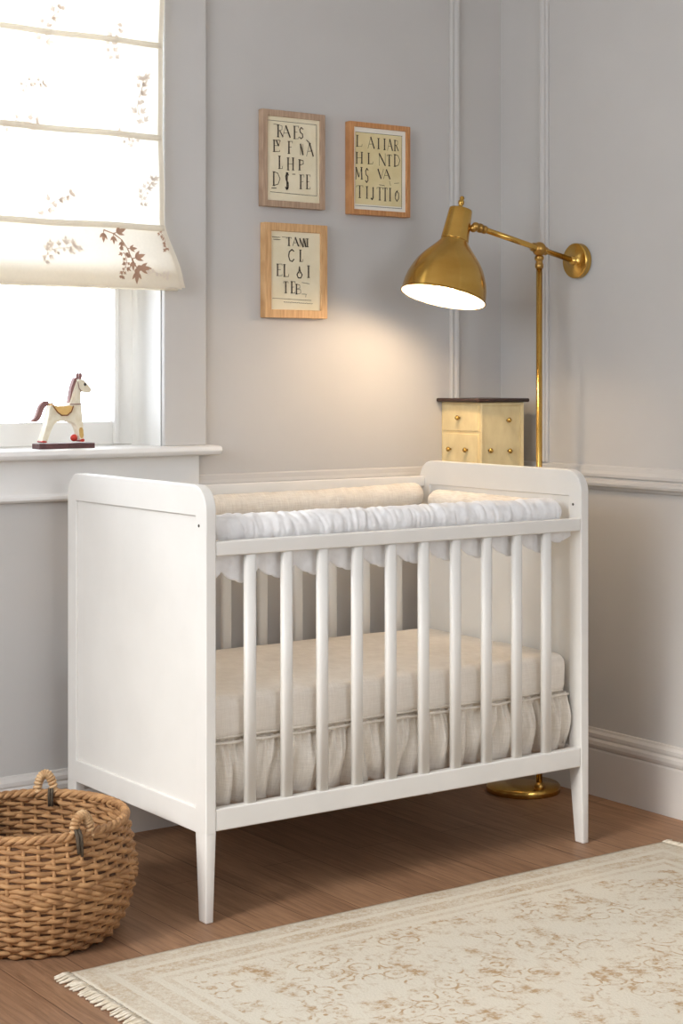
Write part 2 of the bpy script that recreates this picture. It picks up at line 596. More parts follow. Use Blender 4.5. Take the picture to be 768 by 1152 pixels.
MB1 = MB(); r0 = [(1.317 + a, YW - o, .938) for a, o in bead]; r1 = [(1.317 + a, YW - o, ZC) for a, o in bead]
V = MB1.grid([r0, r1], 0, True); MB1.bm.faces.new(V[0]); MB1.bm.faces.new(V[1])
struct(MB1.build('trim_back_panel_bead', M['wall'], smooth=False, bevel=.0008), 'vertical panel moulding on the back wall')
MB1 = MB(); r0 = [(XW - o, .571 + a, .938) for a, o in bead]; r1 = [(XW - o, .571 + a, ZC) for a, o in bead]
V = MB1.grid([r0, r1], 0, True); MB1.bm.faces.new(V[0]); MB1.bm.faces.new(V[1])
struct(MB1.build('trim_right_panel_bead', M['wall'], smooth=False, bevel=.0008), 'vertical panel moulding on the right wall')

# ------------------------------------------------------------------ window
x0, x1, z0, z1 = BWIN
win = bpy.data.objects.new('window_1', None)
win.location = ((x0 + x1) / 2, YW, z0)
COL.objects.link(win)
struct(win, 'bright sash window behind the floral blind')
m = MB()
m.box((x1, YW - .018, z0), (x1 + .128, YW, z1 + .13)).box((x0 - .128, YW - .018, z0), (x0, YW, z1 + .13)).box((x0, YW - .018, z1), (x1, YW, z1 + .13))
struct(m.build('window_casing', M['casing'], win, bevel=.003))
m = MB()
m.box((x1 - .002, YW, z0), (x1 + .002, YW + .19, z1)).box((x0 - .002, YW, z0), (x0 + .002, YW + .19, z1)).box((x0, YW, z1 - .002), (x1, YW + .19, z1 + .002))
struct(m.build('window_jamb', M['wtrim'], win, smooth=False))
sy0, sy1 = YW + .155, YW + .19
m = MB()
m.box((x1 - .058, sy0, z0), (x1, sy1, z1)).box((x0, sy0, z0), (x0 + .058, sy1, z1))
m.box((x0 + .058, sy0, z0), (x1 - .058, sy1, z0 + .062)).box((x0 + .058, sy0, z1 - .06), (x1 - .058, sy1, z1))
m.box((x0 + .058, sy0, 1.72), (x1 - .058, sy1, 1.765))
struct(m.build('window_sash', M['wtrim'], win, bevel=.004))
m = MB()
m.box((x1 - .062, YW + .14, z0 + .002), (x1 - .050, sy0, z1)).box((x0 + .05, YW + .14, z0 + .002), (x0 + .062, sy0, z1))
struct(m.build('window_stop_bead', M['wtrim'], win, bevel=.002))
struct(box((x0 + .05, sy0 + .014, z0 + .05), (x1 - .05, sy0 + .018, z1 - .05)).build('window_pane', M['glass'], win, smooth=False))
m = MB()
sp = [(0, z0 - .026), (.045, z0 - .026), (.060, z0 - .023), (.067, z0 - .013), (.063, z0 - .003), (.052, z0), (0, z0)]
m.sweep(sp, x0 - .16, x1 + .150, fb)
m.box((x0, YW, z0 - .025), (x1, YW + .19, z0))
struct(m.build('window_sill', M['wtrim'], win, bevel=.003, seg=3))
ap = [(0, .872), (.014, .872), (.022, .878), (.022, .886), (.014, .892), (.014, z0 - .026), (0, z0 - .026)]
struct(MB().sweep(ap, x0 - .11, x1 + .108, fb).build('window_apron', M['wtrim'], win, bevel=.0015))

# ------------------------------------------------------------------ roman blind
YB = YW - .036


def bprof(z):
    """cloth depth at height z: shallow swags between the pockets, a billow at the foot"""
    if z > 1.576:
        k = ((z - 1.576) % 0.238) / 0.238
        return YB - .004 * math.sin(PI * k)
    k = (1.576 - z) / (1.576 - 1.415)
    return YB - .004 - .030 * math.sin(min(1, k * 1.15) * PI * 0.62) ** 1.3


def bright_x(z):
    if z > 1.60: return .300 + .003 * math.sin(z * 9)
    k = (1.60 - z) / .18
    return .303 + .048 * min(1, k) ** 1.4 - .012 * max(0, k - .8)


xbl = -0.80
blind = thing('roman_blind', 'cream floral roman blind half lowered over the bright window', 'blind', (-.24, YB, 1.42))


def cloth(zs, nx=30):
    rows = []
    for z in zs:
        rows.append([(xbl + (bright_x(z) - xbl) * i / nx, bprof(z) + .0025 * math.sin(i * 1.1 + z * 5), z) for i in range(nx + 1)])
    return rows


def sprig(mb, cx, cz, s, ang, seed, mi):
    rnd = random.Random(seed)

    def P(a, b):
        a, b = a * s, b * s
        x = cx + a * math.cos(ang) - b * math.sin(ang)
        z = cz + a * math.sin(ang) + b * math.cos(ang)
        return (x, bprof(z) - .0035, z)

    def leaf(a, b, th, l, wd):
        pts = []
        for k in range(9):
            t = k / 8
            pts.append((t, math.sin(PI * t ** .8) * wd))
        lo = [(t, -q) for t, q in pts[1:-1]][::-1]
        vs = []
        for t, q in pts + lo:
            u, v = t * l, q * l
            vs.append(mb.bm.verts.new(P(a + u * math.cos(th) - v * math.sin(th), b + u * math.sin(th) + v * math.cos(th))))
        mb.bm.faces.new(vs).material_index = mi

    def stem(a0, b0, a1, b1, wd=.016):
        d = Vector((a1 - a0, b1 - b0)); n = Vector((-d.y, d.x)).normalized() * wd
        vs = [mb.bm.verts.new(P(*q)) for q in ((a0 - n.x, b0 - n.y), (a1 - n.x * .6, b1 - n.y * .6), (a1 + n.x * .6, b1 + n.y * .6), (a0 + n.x, b0 + n.y))]
        mb.bm.faces.new(vs).material_index = mi
    # arching stem with pairs of toothed leaves and a bud cluster
    pts = [(-.5 + .2 * i, .12 * math.sin(i * .9)) for i in range(6)]
    for p, q in zip(pts, pts[1:]): stem(*p, *q)
    for i, (a, b) in enumerate(pts):
        for sd in (1, -1):
            if rnd.random() < .2: continue
            th = sd * (.7 + rnd.random() * .5)
            l = .15 + .13 * rnd.random()
            stem(a, b, a + .3 * l * math.cos(th), b + .3 * l * math.sin(th), .012)
            for dt in (-.6, 0, .6):
                leaf(a + .3 * l * math.cos(th), b + .3 * l * math.sin(th), th + dt, l * (1 if dt == 0 else .75), .17)
    for k in range(4):
        leaf(pts[-1][0], pts[-1][1], -1.1 + .75 * k, .13, .30)
    for k in range(3):
        c_ = pts[2 + k]
        for q in range(5): leaf(c_[0] + .1, c_[1] - .16 + .05 * k, q * 2 * PI / 5, .055, .42)


m = MB()
m.grid(cloth([2.42 - i * (2.42 - 1.578) / 40 for i in range(41)]))
m_sp = [(.125, 1.862, .085, 2.2, 3, 1), (-.02, 2.07, .10, 1.2, 5, 1), (.165, 2.045, .09, 1.5, 6, 1), (.24, 1.90, .11, 1.7, 8, 1), (.255, 1.665, .075, 1.3, 9, 1),
        (-.005, 1.62, .10, .8, 12, 1), (-.10, 1.815, .09, .3, 13, 1), (.205, 1.80, .06, 2.8, 14, 1), (-.35, 1.9, .1, 1, 15, 1), (-.42, 1.7, .1, 2, 16, 1), (-.07, 1.915, .06, .4, 17, 1)]
for a in m_sp[1:]: sprig(m, *a)
m.build('blind_cloth', [M['blind'], M['sprigp']], blind, fix=False)
m = MB()
zs = [1.578 - i * (1.578 - 1.416) / 22 for i in range(23)]
m.grid(cloth(zs))
last = cloth([1.416])[0]
m.grid([last, [(x, y + .018, z + .004) for x, y, z in last], [(x, y + .022, z + .05) for x, y, z in last]])
sprig(m, .175, 1.520, .125, -.75, 21, 1)
sprig(m, .175, 1.475, .06, -1.6, 25, 1)
sprig(m, -.01, 1.50, .095, .55, 22, 2)
sprig(m, .27, 1.452, .055, .1, 23, 2)
sprig(m, .30, 1.545, .045, -1.2, 24, 1)
sprig(m, -.3, 1.50, .1, .7, 26, 2)
low = m.build('blind_hem_fold', [M['blindlow'], M['sprig'], M['sprigp']], blind, fix=False)
for z in (2.053, 1.812, 1.576):
    rows = []
    for dz, dy in ((.008, 0), (.005, -.004), (-.005, -.005), (-.008, 0)):
        rows.append([(xbl + (bright_x(z) - xbl) * i / 30, bprof(z) - .003 + dy, z + dz + .0012 * math.sin(i * .8)) for i in range(31)])
    m = MB(); m.grid(rows)
    m.build('rod_pocket', M['pocket'], blind, fix=False)
m = MB()
rows = [[(bright_x(z) - .004 + dx, bprof(z) - .0045 - .001 * abs(dx - .005), z) for dx in (-.004, .002, .010)] for z in [2.42 - i * 1.0 / 60 for i in range(61)]]
m.grid(rows)
m.build('side_hem', M['pocket'], blind, fix=False)
m = MB()
m.tube([(xbl + (.338 - xbl) * i / 20, bprof(1.416) + .008, 1.4185) for i in range(21)], .0065, 8)
m.build('bottom_bar', M['blind'], blind)
box((xbl, YB - .004, 2.40), (.305, YW - .0185, 2.445)).build('head_rail', M['wtrim'], blind, bevel=.003)

# ------------------------------------------------------------------ crib
L, W, T = 1.132, .667, .026
HT = .95
crib = thing('crib', 'white wooden crib with slatted long sides and solid panel ends', 'crib', (L / 2, W / 2, 0))
SW = .046


def end(x_out, sgn):
    """one solid end: rounded frame, recessed panel, two tapered legs"""
    xi = x_out + sgn * T
    r, n = .055, 10
    poly = [(0, .19), (W, .19)]
    for k in range(n + 1):
        a = PI / 2 * k / n
        poly.append((W - r + r * math.cos(a), HT - r + r * math.sin(a)))
    for k in range(n + 1):
        a = PI / 2 + PI / 2 * k / n
        poly.append((r + r * math.cos(a), HT - r + r * math.sin(a)))
    hole = [(SW, .245), (W - SW, .245), (W - SW, .882), (SW, .882)]
    f = MB().prism(poly, x_out, xi, lambda a, b, t: (t, a, b), hole).build('end_frame', M['white'], crib, bevel=.003, seg=3)
    a, b = sorted((x_out + sgn * .006, xi - sgn * .006))
    MB().box((a, SW - .002, .243), (b, W - SW + .002, .884)).build('end_panel', M['white'], crib, smooth=False)
    for yo, d in ((0, 1), (W, -1)):
        lo0, hi0 = sorted((x_out, x_out + sgn * .019)), sorted((yo, yo + d * .031))
        lo1, hi1 = sorted((x_out, xi)), sorted((yo, yo + d * SW))
        MB().frustum((lo0[0], hi0[0]), (lo0[1], hi0[1]), (lo1[0], hi1[0]), (lo1[1], hi1[1]), 0, .1936, .0028).build('leg', M['white'], crib)
    for y in (.030,):
        for xx, q in ((x_out, -sgn), (xi, sgn)):
            m = MB()
            M4 = Matrix.Translation((xx, y, .862)) @ Matrix.Rotation(PI / 2 * q, 4, 'Y')
            m.lathe([(.0035, -.001), (.0035, .0008), (.002, .0016), (.001, .001)], 12, M4)
            m.build('bolt_cap', M['steel'], crib)


end(0, 1)
end(L, -1)
XI0, XI1 = T, L - T


def rail(name, y0, y1, za, zb):
    return box((XI0, y0, za), (XI1, y1, zb)).build(name, M['white'], crib, bevel=.004)


rail('top_rail', .001, .025, .7955, .828)
rail('bottom_rail', .001, .025, .1965, .2455)
rail('top_rail', W - .026, W - .002, .876, .906)
rail('bottom_rail', W - .026, W - .002, .200, .2455)


def slat(x, yc, za, zb):
    n = 20
    ring = []
    for k in range(n):
        a = 2 * PI * k / n
        c, s_ = math.cos(a), math.sin(a)
        ring.append((x + .0145 * math.copysign(abs(c) ** .7, c), yc + .0095 * math.copysign(abs(s_) ** .7, s_)))
    m = MB()
    V = m.grid([[(p, q, z) for p, q in ring] for z in (za, zb)], 0, True)
    m.bm.faces.new(V[0]); m.bm.faces.new(V[1])
    m.build('slat', M['white'], crib)


for i in range(10): slat(.1205 + .0975 * i, .013, .2455, .7955)
for i in range(9): slat(.113 + .113 * i, W - .014, .2455, .876)
m = MB()
m.box((XI0, .06, .335), (XI1, .085, .355)).box((XI0, W - .085, .335), (XI1, W - .06, .355))
for i in range(9): m.box((.07 + .118 * i, .06, .355), (.13 + .118 * i, W - .06, .364))
m.build('mattress_base', M['white'], crib, bevel=.002)

# ------------------------------------------------------------------ mattress
mx0, mx1, my0, my1, mz0, mz1 = .031, 1.100, .040, .632, .3765, .481
mat_o = thing('crib_mattress', 'thin mattress in an oatmeal linen sheet inside the crib', 'mattress', ((mx0 + mx1) / 2, (my0 + my1) / 2, mz0))


def rounded_slab(lo, hi, r, nx, ny, nz, wob, seed):
    """cushion-like box: rounded by clamping to an inner box"""
    m = MB()
    c = [(a + b) / 2 for a, b in zip(lo, hi)]
    h = [(b - a) / 2 for a, b in zip(lo, hi)]

    def lat(n, hh):
        e = [-hh, -hh + r * .3, -hh + r * .65, -hh + r]
        inner = [(-hh + r) + (2 * hh - 2 * r) * i / n for i in range(1, n)]
        return e + inner + [-q for q in e[::-1]]
    A, B, Cc = lat(nx, h[0]), lat(ny, h[1]), lat(nz, h[2])
    vert = {}

    def vtx(i, j, k):
        key = (i, j, k)
        if key not in vert:
            p = Vector((A[i], B[j], Cc[k]))
            q = Vector((max(-h[0] + r, min(h[0] - r, p.x)), max(-h[1] + r, min(h[1] - r, p.y)), max(-h[2] + r, min(h[2] - r, p.z))))
            d = p - q
            if d.length > 1e-9: p = q + d.normalized() * r
            w_ = Vector((p.x * 7 + seed, p.y * 9, p.z * 14))
            nn = noise.noise(w_) + .5 * noise.noise(w_ * 2.7)
            dirn = d.normalized() if d.length > 1e-9 else Vector((0, 0, 1))
            p = p + dirn * wob * nn
            if abs(k - (len(Cc) - 1) / 2) >= (len(Cc) - 1) / 2 and k:
                p.z += .004 * (1 - (p.x / h[0]) ** 4) * (1 - (p.y / h[1]) ** 4)
            vert[key] = m.bm.verts.new(p + Vector(c))
        return vert[key]
    a, b, q = len(A) - 1, len(B) - 1, len(Cc) - 1
    for i in range(a):
        for j in range(b):
            for k in (0, q): m.bm.faces.new((vtx(i, j, k), vtx(i + 1, j, k), vtx(i + 1, j + 1, k), vtx(i, j + 1, k)))
    for i in range(a):
        for k in range(q):
            for j in (0, b): m.bm.faces.new((vtx(i, j, k), vtx(i + 1, j, k), vtx(i + 1, j, k + 1), vtx(i, j, k + 1)))
    for j in range(b):
        for k in range(q):
            for i in (0, a): m.bm.faces.new((vtx(i, j, k), vtx(i, j + 1, k), vtx(i, j + 1, k + 1), vtx(i, j, k + 1)))
    return m


rounded_slab((mx0, my0, mz0), (mx1, my1, mz1), .026, 44, 26, 5, .0028, 3).build('fitted_sheet', M['sheet'], mat_o)
m = MB()
loop = []
for (ax, ay) in ((mx0 + .02, my0 + .002), (mx1 - .02, my0 + .002), (mx1 - .002, my0 + .02), (mx1 - .002, my1 - .02), (mx1 - .02, my1 - .002), (mx0 + .02, my1 - .002), (mx0 + .002, my1 - .02), (mx0 + .002, my0 + .02)):
    loop.append((ax, ay, mz0 + .013))
m.tube(loop, .0032, 6, loop=True)
m.build('piping', M['linen'], mat_o)

# ------------------------------------------------------------------ gathered crib skirt
skirt = thing('crib_skirt', 'gathered oatmeal linen skirt hanging below the crib mattress', 'crib skirt', ((XI0 + XI1) / 2, .3, .365))
box((.034, .05, .365), (1.098, .62, .3745)).build('skirt_deck', M['linen'], skirt, smooth=False)


def gathers(pathf, n, ztop, zbot, amp, seed, nz=16):
    """hanging gathered cloth: pathf(s) -> (point xy, outward normal xy), s in metres"""
    rows = []
    for k in range(nz + 1):
        t = k / nz
        row = []
        for i in range(n + 1):
            s = i / n
            (px, py), (nx_, ny_) = pathf(s)
            q = s * 17
            ph = 2.4 * noise.noise(Vector((q * .5, t * .7, seed)))
            wv = math.sin(2 * PI * q * 1.0 + ph * 2.0 + .5 * t)
            wv = 1.5 * (1 - abs(math.sin(PI * q + ph)) ** .75) - .55
            wv = -.8 * wv + .45 * noise.noise(Vector((q * 1.7, t * 1.6, seed + 4)))
            fine = math.sin(2 * PI * q * 3.1 + ph * 4) * max(0, 1 - t * 1.7)
            a = amp * (.12 + .88 * min(1, t * 2.2) ** .8)
            o = a * wv + amp * .34 * fine
            belly = amp * .8 * math.sin(PI * min(1, t * 1.05))
            z = ztop + (zbot - ztop) * t
            row.append((px + nx_ * (o + belly), py + ny_ * (o + belly), z))
        rows.append(row)
    return rows


def pfront(s):
    return (.032 + s * 1.066, .0535), (0, -1)


m = MB()
m.grid(gathers(pfront, 700, .384, .236, .021, 2))
m.build('skirt_front', M['linen'], skirt, fix=False, solid=.0012)
m = MB()
m.grid(gathers(lambda s: ((1.098 - .004, .05 + s * .55), (1, 0)), 160, .372, .249, .004, 7))
m.build('skirt_side', M['linen'], skirt, fix=False, solid=.0012)
m = MB()
m.tube([(.032 + 1.066 * i / 60, .0390 + .0010 * math.sin(i * 2.1), .3775 + .001 * math.sin(i * 1.3)) for i in range(61)], .0036, 6)
m.build('skirt_band', M['linen'], skirt)


# ------------------------------------------------------------------ bumper rolls
def roll(name, label, a, b, r, seed, matl, sag=0.0, gather=0.04, n=150, lift=(0, 0)):
    """a padded roll from a to b, ruched round its length, with pinched ends"""
    A, B = Vector(a), Vector(b)
    t = (B - A).normalized()
    side = Vector((-t.y, t.x, 0))
    o = thing(name, label, 'crib bumper', ((A + B) / 2 - Vector((0, 0, r))))
    Ln = (B - A).length
    rows = []
    nk = 26
    for i in range(n + 1):
        s = i / n
        d = min(s, 1 - s) * Ln
        endf = math.sqrt(max(0, 1 - (1 - min(1, d / (r * .9))) ** 2)) * .92 + .08
        c = A.lerp(B, s)
        c.z += -sag * math.sin(PI * s) + lift[0] * (1 - s) ** 6 + lift[1] * s ** 6
        c = c + side * (.004 * noise.noise(Vector((s * 5, seed, 0))))
        row = []
        for k in range(nk):
            an = 2 * PI * k / nk
            sl = s * Ln + .006 * math.sin(an) + .012 * noise.noise(Vector((s * 8, seed, an * .4)))
            g = .75 * noise.noise(Vector((sl * 48, math.cos(an) * 1.1 + seed, math.sin(an) * 1.1))) - 1.1 * max(0, noise.noise(Vector((sl * 85, math.cos(an) * .8 + seed + 5, math.sin(an) * .8)))) ** 1.2 + .5 * noise.noise(Vector((sl * 14, seed, 3)))
            rr = r * endf * (1 + gather * g)
            row.append(c + side * (rr * math.cos(an)) + Vector((0, 0, rr * .98 * math.sin(an))))
        rows.append(row)
    m = MB()
    V = m.grid(rows, 0, True)
    m.bm.faces.new(V[0]); m.bm.faces.new(V[-1])
    m.build('padded_roll', matl, o)
    return o


fr = roll('bumper_roll', 'ruched off-white bumper roll with scalloped valance behind the front top rail', (.034, .066, .846), (1.085, .066, .843), .036, 1.0, M['bump'], gather=.14, n=460)
# scalloped valance below the front roll, hanging behind the rail
rows = []
NX = 330
xa, xb = .032, 1.100
PER = .0975
for k in range(15):
    t = k / 14
    row = []
    for i in range(NX + 1):
        s = i / NX
        x = xa + (xb - xa) * s
        ph = ((x - .1595) / PER) % 1.0
        lobe = abs(math.sin(PI * ph)) ** .65 * .86 + .14 * abs(math.sin(2 * PI * ph + 1.1))
        zb = .778 - .034 * lobe - .016 * (1 - s) ** 2 - .004 * noise.noise(Vector((x * 14, 2, 0)))
        if x > 1.03: zb += .035 * ((x - 1.03) / .07)
        z = .8265 + (zb - .8265) * t
        wv = .0035 * t * math.sin(2 * PI * x / .0487 + 1.2 * noise.noise(Vector((x * 11, t, 0)))) + .003 * t * noise.noise(Vector((x * 40, t * 2, 3)))
        row.append((x, .0345 + wv, z))
    rows.append(row)
m = MB(); m.grid(rows)
m.build('scalloped_valance', M['bump'], fr, fix=False, solid=.0012)
roll('bumper_roll', 'cream padded bumper roll along the back rail of the crib', (.034, .602, .846), (1.06, .602, .850), .036, 5.0, M['creamroll'], gather=.06, n=260, lift=(0, .008))
roll('bumper_roll', 'short padded bumper roll along the right end panel of the crib', (1.066, .556, .842), (1.066, .108, .838), .034, 9.0, M['creamroll'], gather=.06, n=160)
for o in [q for q in COL.objects if q.name.startswith('bumper_roll')]: o['group'] = 'crib bumper rolls'

# ------------------------------------------------------------------ brass lamp
PX, PY, PZ = 1.358, .439, 1.549          # pole top joint
lamp = thing('floor_lamp', 'aged brass floor lamp with bell shade, arm braced to the right wall', 'floor lamp', (1.365, .515, 0))
m = MB()
m.lathe([(.104, 0), (.106, .003), (.106, .017), (.102, .022), (.03, .024)], 64, Matrix.Translation((1.365, .515, 0)))
base = m.build('lamp_base', M['brass'], lamp)
m = MB()
m.tube([(PX, PY, .022), (PX, PY, PZ - .03)], .0088, 20)
m.build('pole', M['brass'], lamp)
m = MB()
m.lathe([(.016, .022), (.016, .03), (.010, .04)], 24, Matrix.Translation((PX, PY, 0)))
m.build('pole_foot', M['brassd'], lamp)
m = MB()
m.lathe([(.0098, -.055), (.0118, -.052), (.0118, -.042), (.0098, -.040), (.0098, -.032), (.013, -.030), (.013, -.022), (.009, -.018)], 24, Matrix.Translation((PX, PY, PZ)))
m.build('pole_collar', M['brassd'], lamp)
J = Vector((1.134, .450, 1.602))
P0 = Vector((XW - .022, .425, 1.520))
ad = (J - P0).normalized()
m = MB()
m.tube([P0, P0.lerp(J, .5), J - ad * .022], .0082, 18)
m.build('arm', M['brass'], lamp)
m = MB()
K = Vector((PX, PY, PZ))
m.ball(K, .0205, 20)
rot = ad.to_track_quat('Z', 'Y').to_matrix().to_4x4()
m.lathe([(.0115, -.026), (.0125, -.024), (.0125, .024), (.0115, .026)], 24, Matrix.Translation(K) @ rot)
m.build('arm_joint', M['brassd'], lamp)
m = MB()
M4 = Matrix.Translation((XW, .425, 1.520)) @ Matrix.Rotation(-PI / 2, 4, 'Y')
m.lathe([(.049, 0), (.0505, .002), (.0505, .006), (.0490, .008), (.0490, .010), (.0505, .012), (.0505, .018), (.0485, .0205), (.0465, .021), (.014, .0225), (.013, .024), (.012, .034), (.009, .036)], 48, M4)
m.build('wall_plate', M['brass'], lamp)
# shade: local axis from rim (0) towards the socket
R0 = Vector((1.039, .475, 1.4055))
ax = Vector((.275, .025, 1)).normalized()
SM = Matrix.Translation(R0) @ ax.to_track_quat('Z', 'Y').to_matrix().to_4x4()
outer = [(.1175, 0), (.1165, .012), (.1145, .032), (.110, .052), (.102, .073), (.0925, .093), (.0785, .113), (.062, .132), (.049, .147), (.0405, .158), (.0372, .164), (.0365, .170)]
inner = [(r - .0022, z + (.0 if i else .0)) for i, (r, z) in enumerate(outer)]
m = MB()
m.lathe(outer, 72, SM, 0, False, False)
m.lathe([(.1190, -.001), (.1195, .002), (.1178, .005), (.1165, .004), (.1165, 0), (.1190, -.001)], 72, SM, 0, False, False)
shade = m.build('lamp_shade', M['brass'], lamp)
m = MB()
m.lathe(inner + [(.002, .172)], 72, SM, 0, False, True)
m.build('shade_lining', M['enamel'], shade)
m = MB()
m.lathe([(.0365, .1635), (.0385, .1640), (.0392, .1655), (.0388, .167), (.0325, .250), (.0315, .254), (.024, .256), (.010, .257)], 48, SM)
m.build('socket_cap', M['brass'], lamp)
m = MB()
m.lathe([(.010, .256), (.010, .260), (.006, .263), (.006, .268), (.0085, .271), (.0085, .278), (.005, .283), (.007, .287), (.0045, .292), (.001, .293)], 20, SM @ Matrix.Translation((.004, 0, 0)))
m.build('finial', M['brass'], lamp)
sock = SM @ Vector((.033, 0, .205))
m = MB()
S0 = R0 + ax * .208
out = (J - S0); out = (out - ax * out.dot(ax)).normalized()
S1 = S0 + out * .034
m.tube([S1, S1 + out * .012, J - ad * -.004], .0078, 14)
m.ball(S1 + out * .010, .0115, 16)
m.ball(J, .0125, 16)
M4 = Matrix.Translation(J) @ rot
m.lathe([(.0085, -.036), (.0115, -.034), (.0115, -.026), (.0095, -.025), (.0095, -.021), (.013, -.020), (.013, -.011), (.010, -.009), (.010, 0)], 20, M4)
m.build('swivel_knuckle', M['brassd'], lamp)
# bulb: a warm glowing globe just inside the rim
bm_, nt, bs, N_, L_ = nodes('warm_bulb')
bs.inputs['Base Color'].default_value = (1, .9, .75, 1)
bs.inputs['Emission Color'].default_value = (1.0, .75, .50, 1)
bs.inputs['Emission Strength'].default_value = 135.0
m = MB()
m.lathe([(.002, .016), (.014, .018), (.024, .026), (.029, .038), (.029, .050), (.024, .066), (.016, .084), (.013, .110), (.013, .150)], 28, SM)
m.build('bulb', bm_, lamp)

# ------------------------------------------------------------------ little chest on the wall behind the crib
CX0, CX1, CY0, CY1, CZ0, CZ1 = 1.266, 1.432, .587, YW - .0005, .66, 1.114
chest = thing('small_chest', 'narrow cream distressed chest with dark top behind the brass lamp pole', 'chest of drawers', ((CX0 + CX1) / 2, YW, CZ0))
box((CX0 + .004, CY0 + .004, CZ0), (CX1 - .001, CY1, CZ1)).build('carcass', M['chest'], chest, bevel=.002)
box((CX0 - .018, CY0 - .012, CZ1), (CX1 + .012, YW - .0005, CZ1 + .011)).build('top_board', M['dark'], chest, bevel=.004)


def knob(p, d, parent):
    q = Vector(d).to_track_quat('Z', 'Y').to_matrix().to_4x4()
    MB().lathe([(.0035, -.001), (.003, .004), (.0045, .006), (.0070, .008), (.0074, .011), (.0050, .0145), (.001, .0155)], 16, Matrix.Translation(p) @ q).build('knob', M['brass'], parent)


for (za, zb, ks) in ((1.030, 1.106, (.5,)), (.925, 1.022, (.22, .70)), (.80, .917, (.22, .70)), (.67, .792, (.22, .70))):
    d = box((CX0, CY0 + .012, za), (CX0 + .006, CY1 - .012, zb)).build('drawer', M['chest'], chest, bevel=.0015)
    for k in ks: knob((CX0, CY1 - .012 - (CY1 - CY0 - .024) * (k if len(ks) > 1 else .48), za + (zb - za) * (.5 if len(ks) == 1 else .52)), (-1, 0, 0), d)
# frame round the door face and the door with three knobs
m = MB().prism([(CX0 + .004, CZ0), (CX1 - .001, CZ0), (CX1 - .001, CZ1 - .001), (CX0 + .004, CZ1 - .001)], CY0, CY0 + .006, lambda a, b, t: (a, t, b), [(CX0 + .012, CZ0 + .012), (CX1 - .012, CZ0 + .012), (CX1 - .012, CZ1 - .010), (CX0 + .012, CZ1 - .010)])
m.build('door_surround', M['chest'], chest, bevel=.001)
d = box((CX0 + .013, CY0 + .002, CZ0 + .014), (CX1 - .013, CY0 + .008, CZ1 - .0115)).build('door', M['chest'], chest, bevel=.001)
for x, z in ((.62, 1.062), (.20, .975), (.64, .972)): knob((CX0 + (CX1 - CX0) * x, CY0 + .002, z), (0, -1, 0), d)

# ------------------------------------------------------------------ framed alphabet prints
# strokes in a unit cell, x right, y up; (points, thick?)
GL = {
    'A': [([(0, 0), (.45, 1)], 0), ([(.45, 1), (1, 0)], 1), ([(.18, .38), (.78, .38)], 0)],
    'B': [([(.15, 0), (.15, 1)], 1), ([(.15, 1), (.7, .92), (.72, .62), (.2, .52)], 0), ([(.2, .52), (.85, .45), (.88, .08), (.15, 0)], 0)],
    'C': [([(.9, .85), (.6, 1), (.2, .8), (.1, .45), (.3, .08), (.65, 0), (.92, .2)], .6)],
    'D': [([(.15, 0), (.15, 1)], 1), ([(.1, 1), (.65, .9), (.95, .5), (.7, .1), (.1, 0)], 0.2)],
    'E': [([(.15, 0), (.15, 1)], 1), ([(.1, 1), (.95, 1), (.95, .86)], 0), ([(.15, .52), (.7, .52)], 0), ([(.1, 0), (.95, 0), (.95, .14)], 0)],
    'F': [([(.15, 0), (.15, 1)], 1), ([(.1, 1), (.95, 1), (.95, .84)], 0), ([(.15, .52), (.75, .52)], 0)],
    'H': [([(.12, 0), (.12, 1)], 1), ([(.9, 0), (.9, 1)], 1), ([(.12, .5), (.9, .5)], 0)],
    'I': [([(.5, 0), (.5, 1)], 1), ([(.1, 1), (.9, 1)], 0), ([(.1, 0), (.9, 0)], 0)],
    'J': [([(.65, 1), (.65, .15), (.4, 0), (.1, .1)], 1)],
    'L': [([(.2, 0), (.2, 1)], 1), ([(.15, 0), (.9, 0), (.95, .2)], 0)],
    'M': [([(.05, 0), (.1, 1)], .4), ([(.1, 1), (.5, .2)], 1), ([(.5, .2), (.9, 1)], 0), ([(.9, 1), (.95, 0)], 1)],
    'N': [([(.1, 0), (.1, 1)], 0), ([(.1, 1), (.9, 0)], 1), ([(.9, 0), (.9, 1)], 0)],
    'P': [([(.15, 0), (.15, 1)], 1), ([(.1, 1), (.8, .92), (.85, .6), (.2, .48)], 0.2)],
    'R': [([(.15, 0), (.15, 1)], 1), ([(.1, 1), (.8, .92), (.8, .6), (.2, .5)], 0), ([(.45, .5), (.95, 0)], .7)],
    'S': [([(.85, .85), (.5, 1), (.15, .8), (.3, .55), (.75, .42), (.8, .15), (.45, 0), (.1, .15)], .6)],
    'T': [([(.5, 0), (.5, 1)], 1), ([(.0, .86), (.02, 1), (.98, 1), (1, .86)], 0), ([(.3, 0), (.7, 0)], 0)],
    'V': [([(.0, 1), (.55, 0)], 1), ([(.55, 0), (1, 1)], 0)],
    'O': [([(.5, 1), (.12, .75), (.1, .3), (.5, 0), (.9, .3), (.88, .75), (.5, 1)], .5)],
    '/': [([(0, 0), (1, 1)], 0)], '-': [([(0, .5), (1, .5)], .3)], '\\': [([(0, 1), (1, 0)], 0.4)],
    'd': [([(.5, 1), (.42, .6), (.12, .3), (.3, .02), (.7, 0), (.92, .28), (.6, .6), (.5, 1)], .6), ([(.15, .45), (.85, .45)], 0)],
}


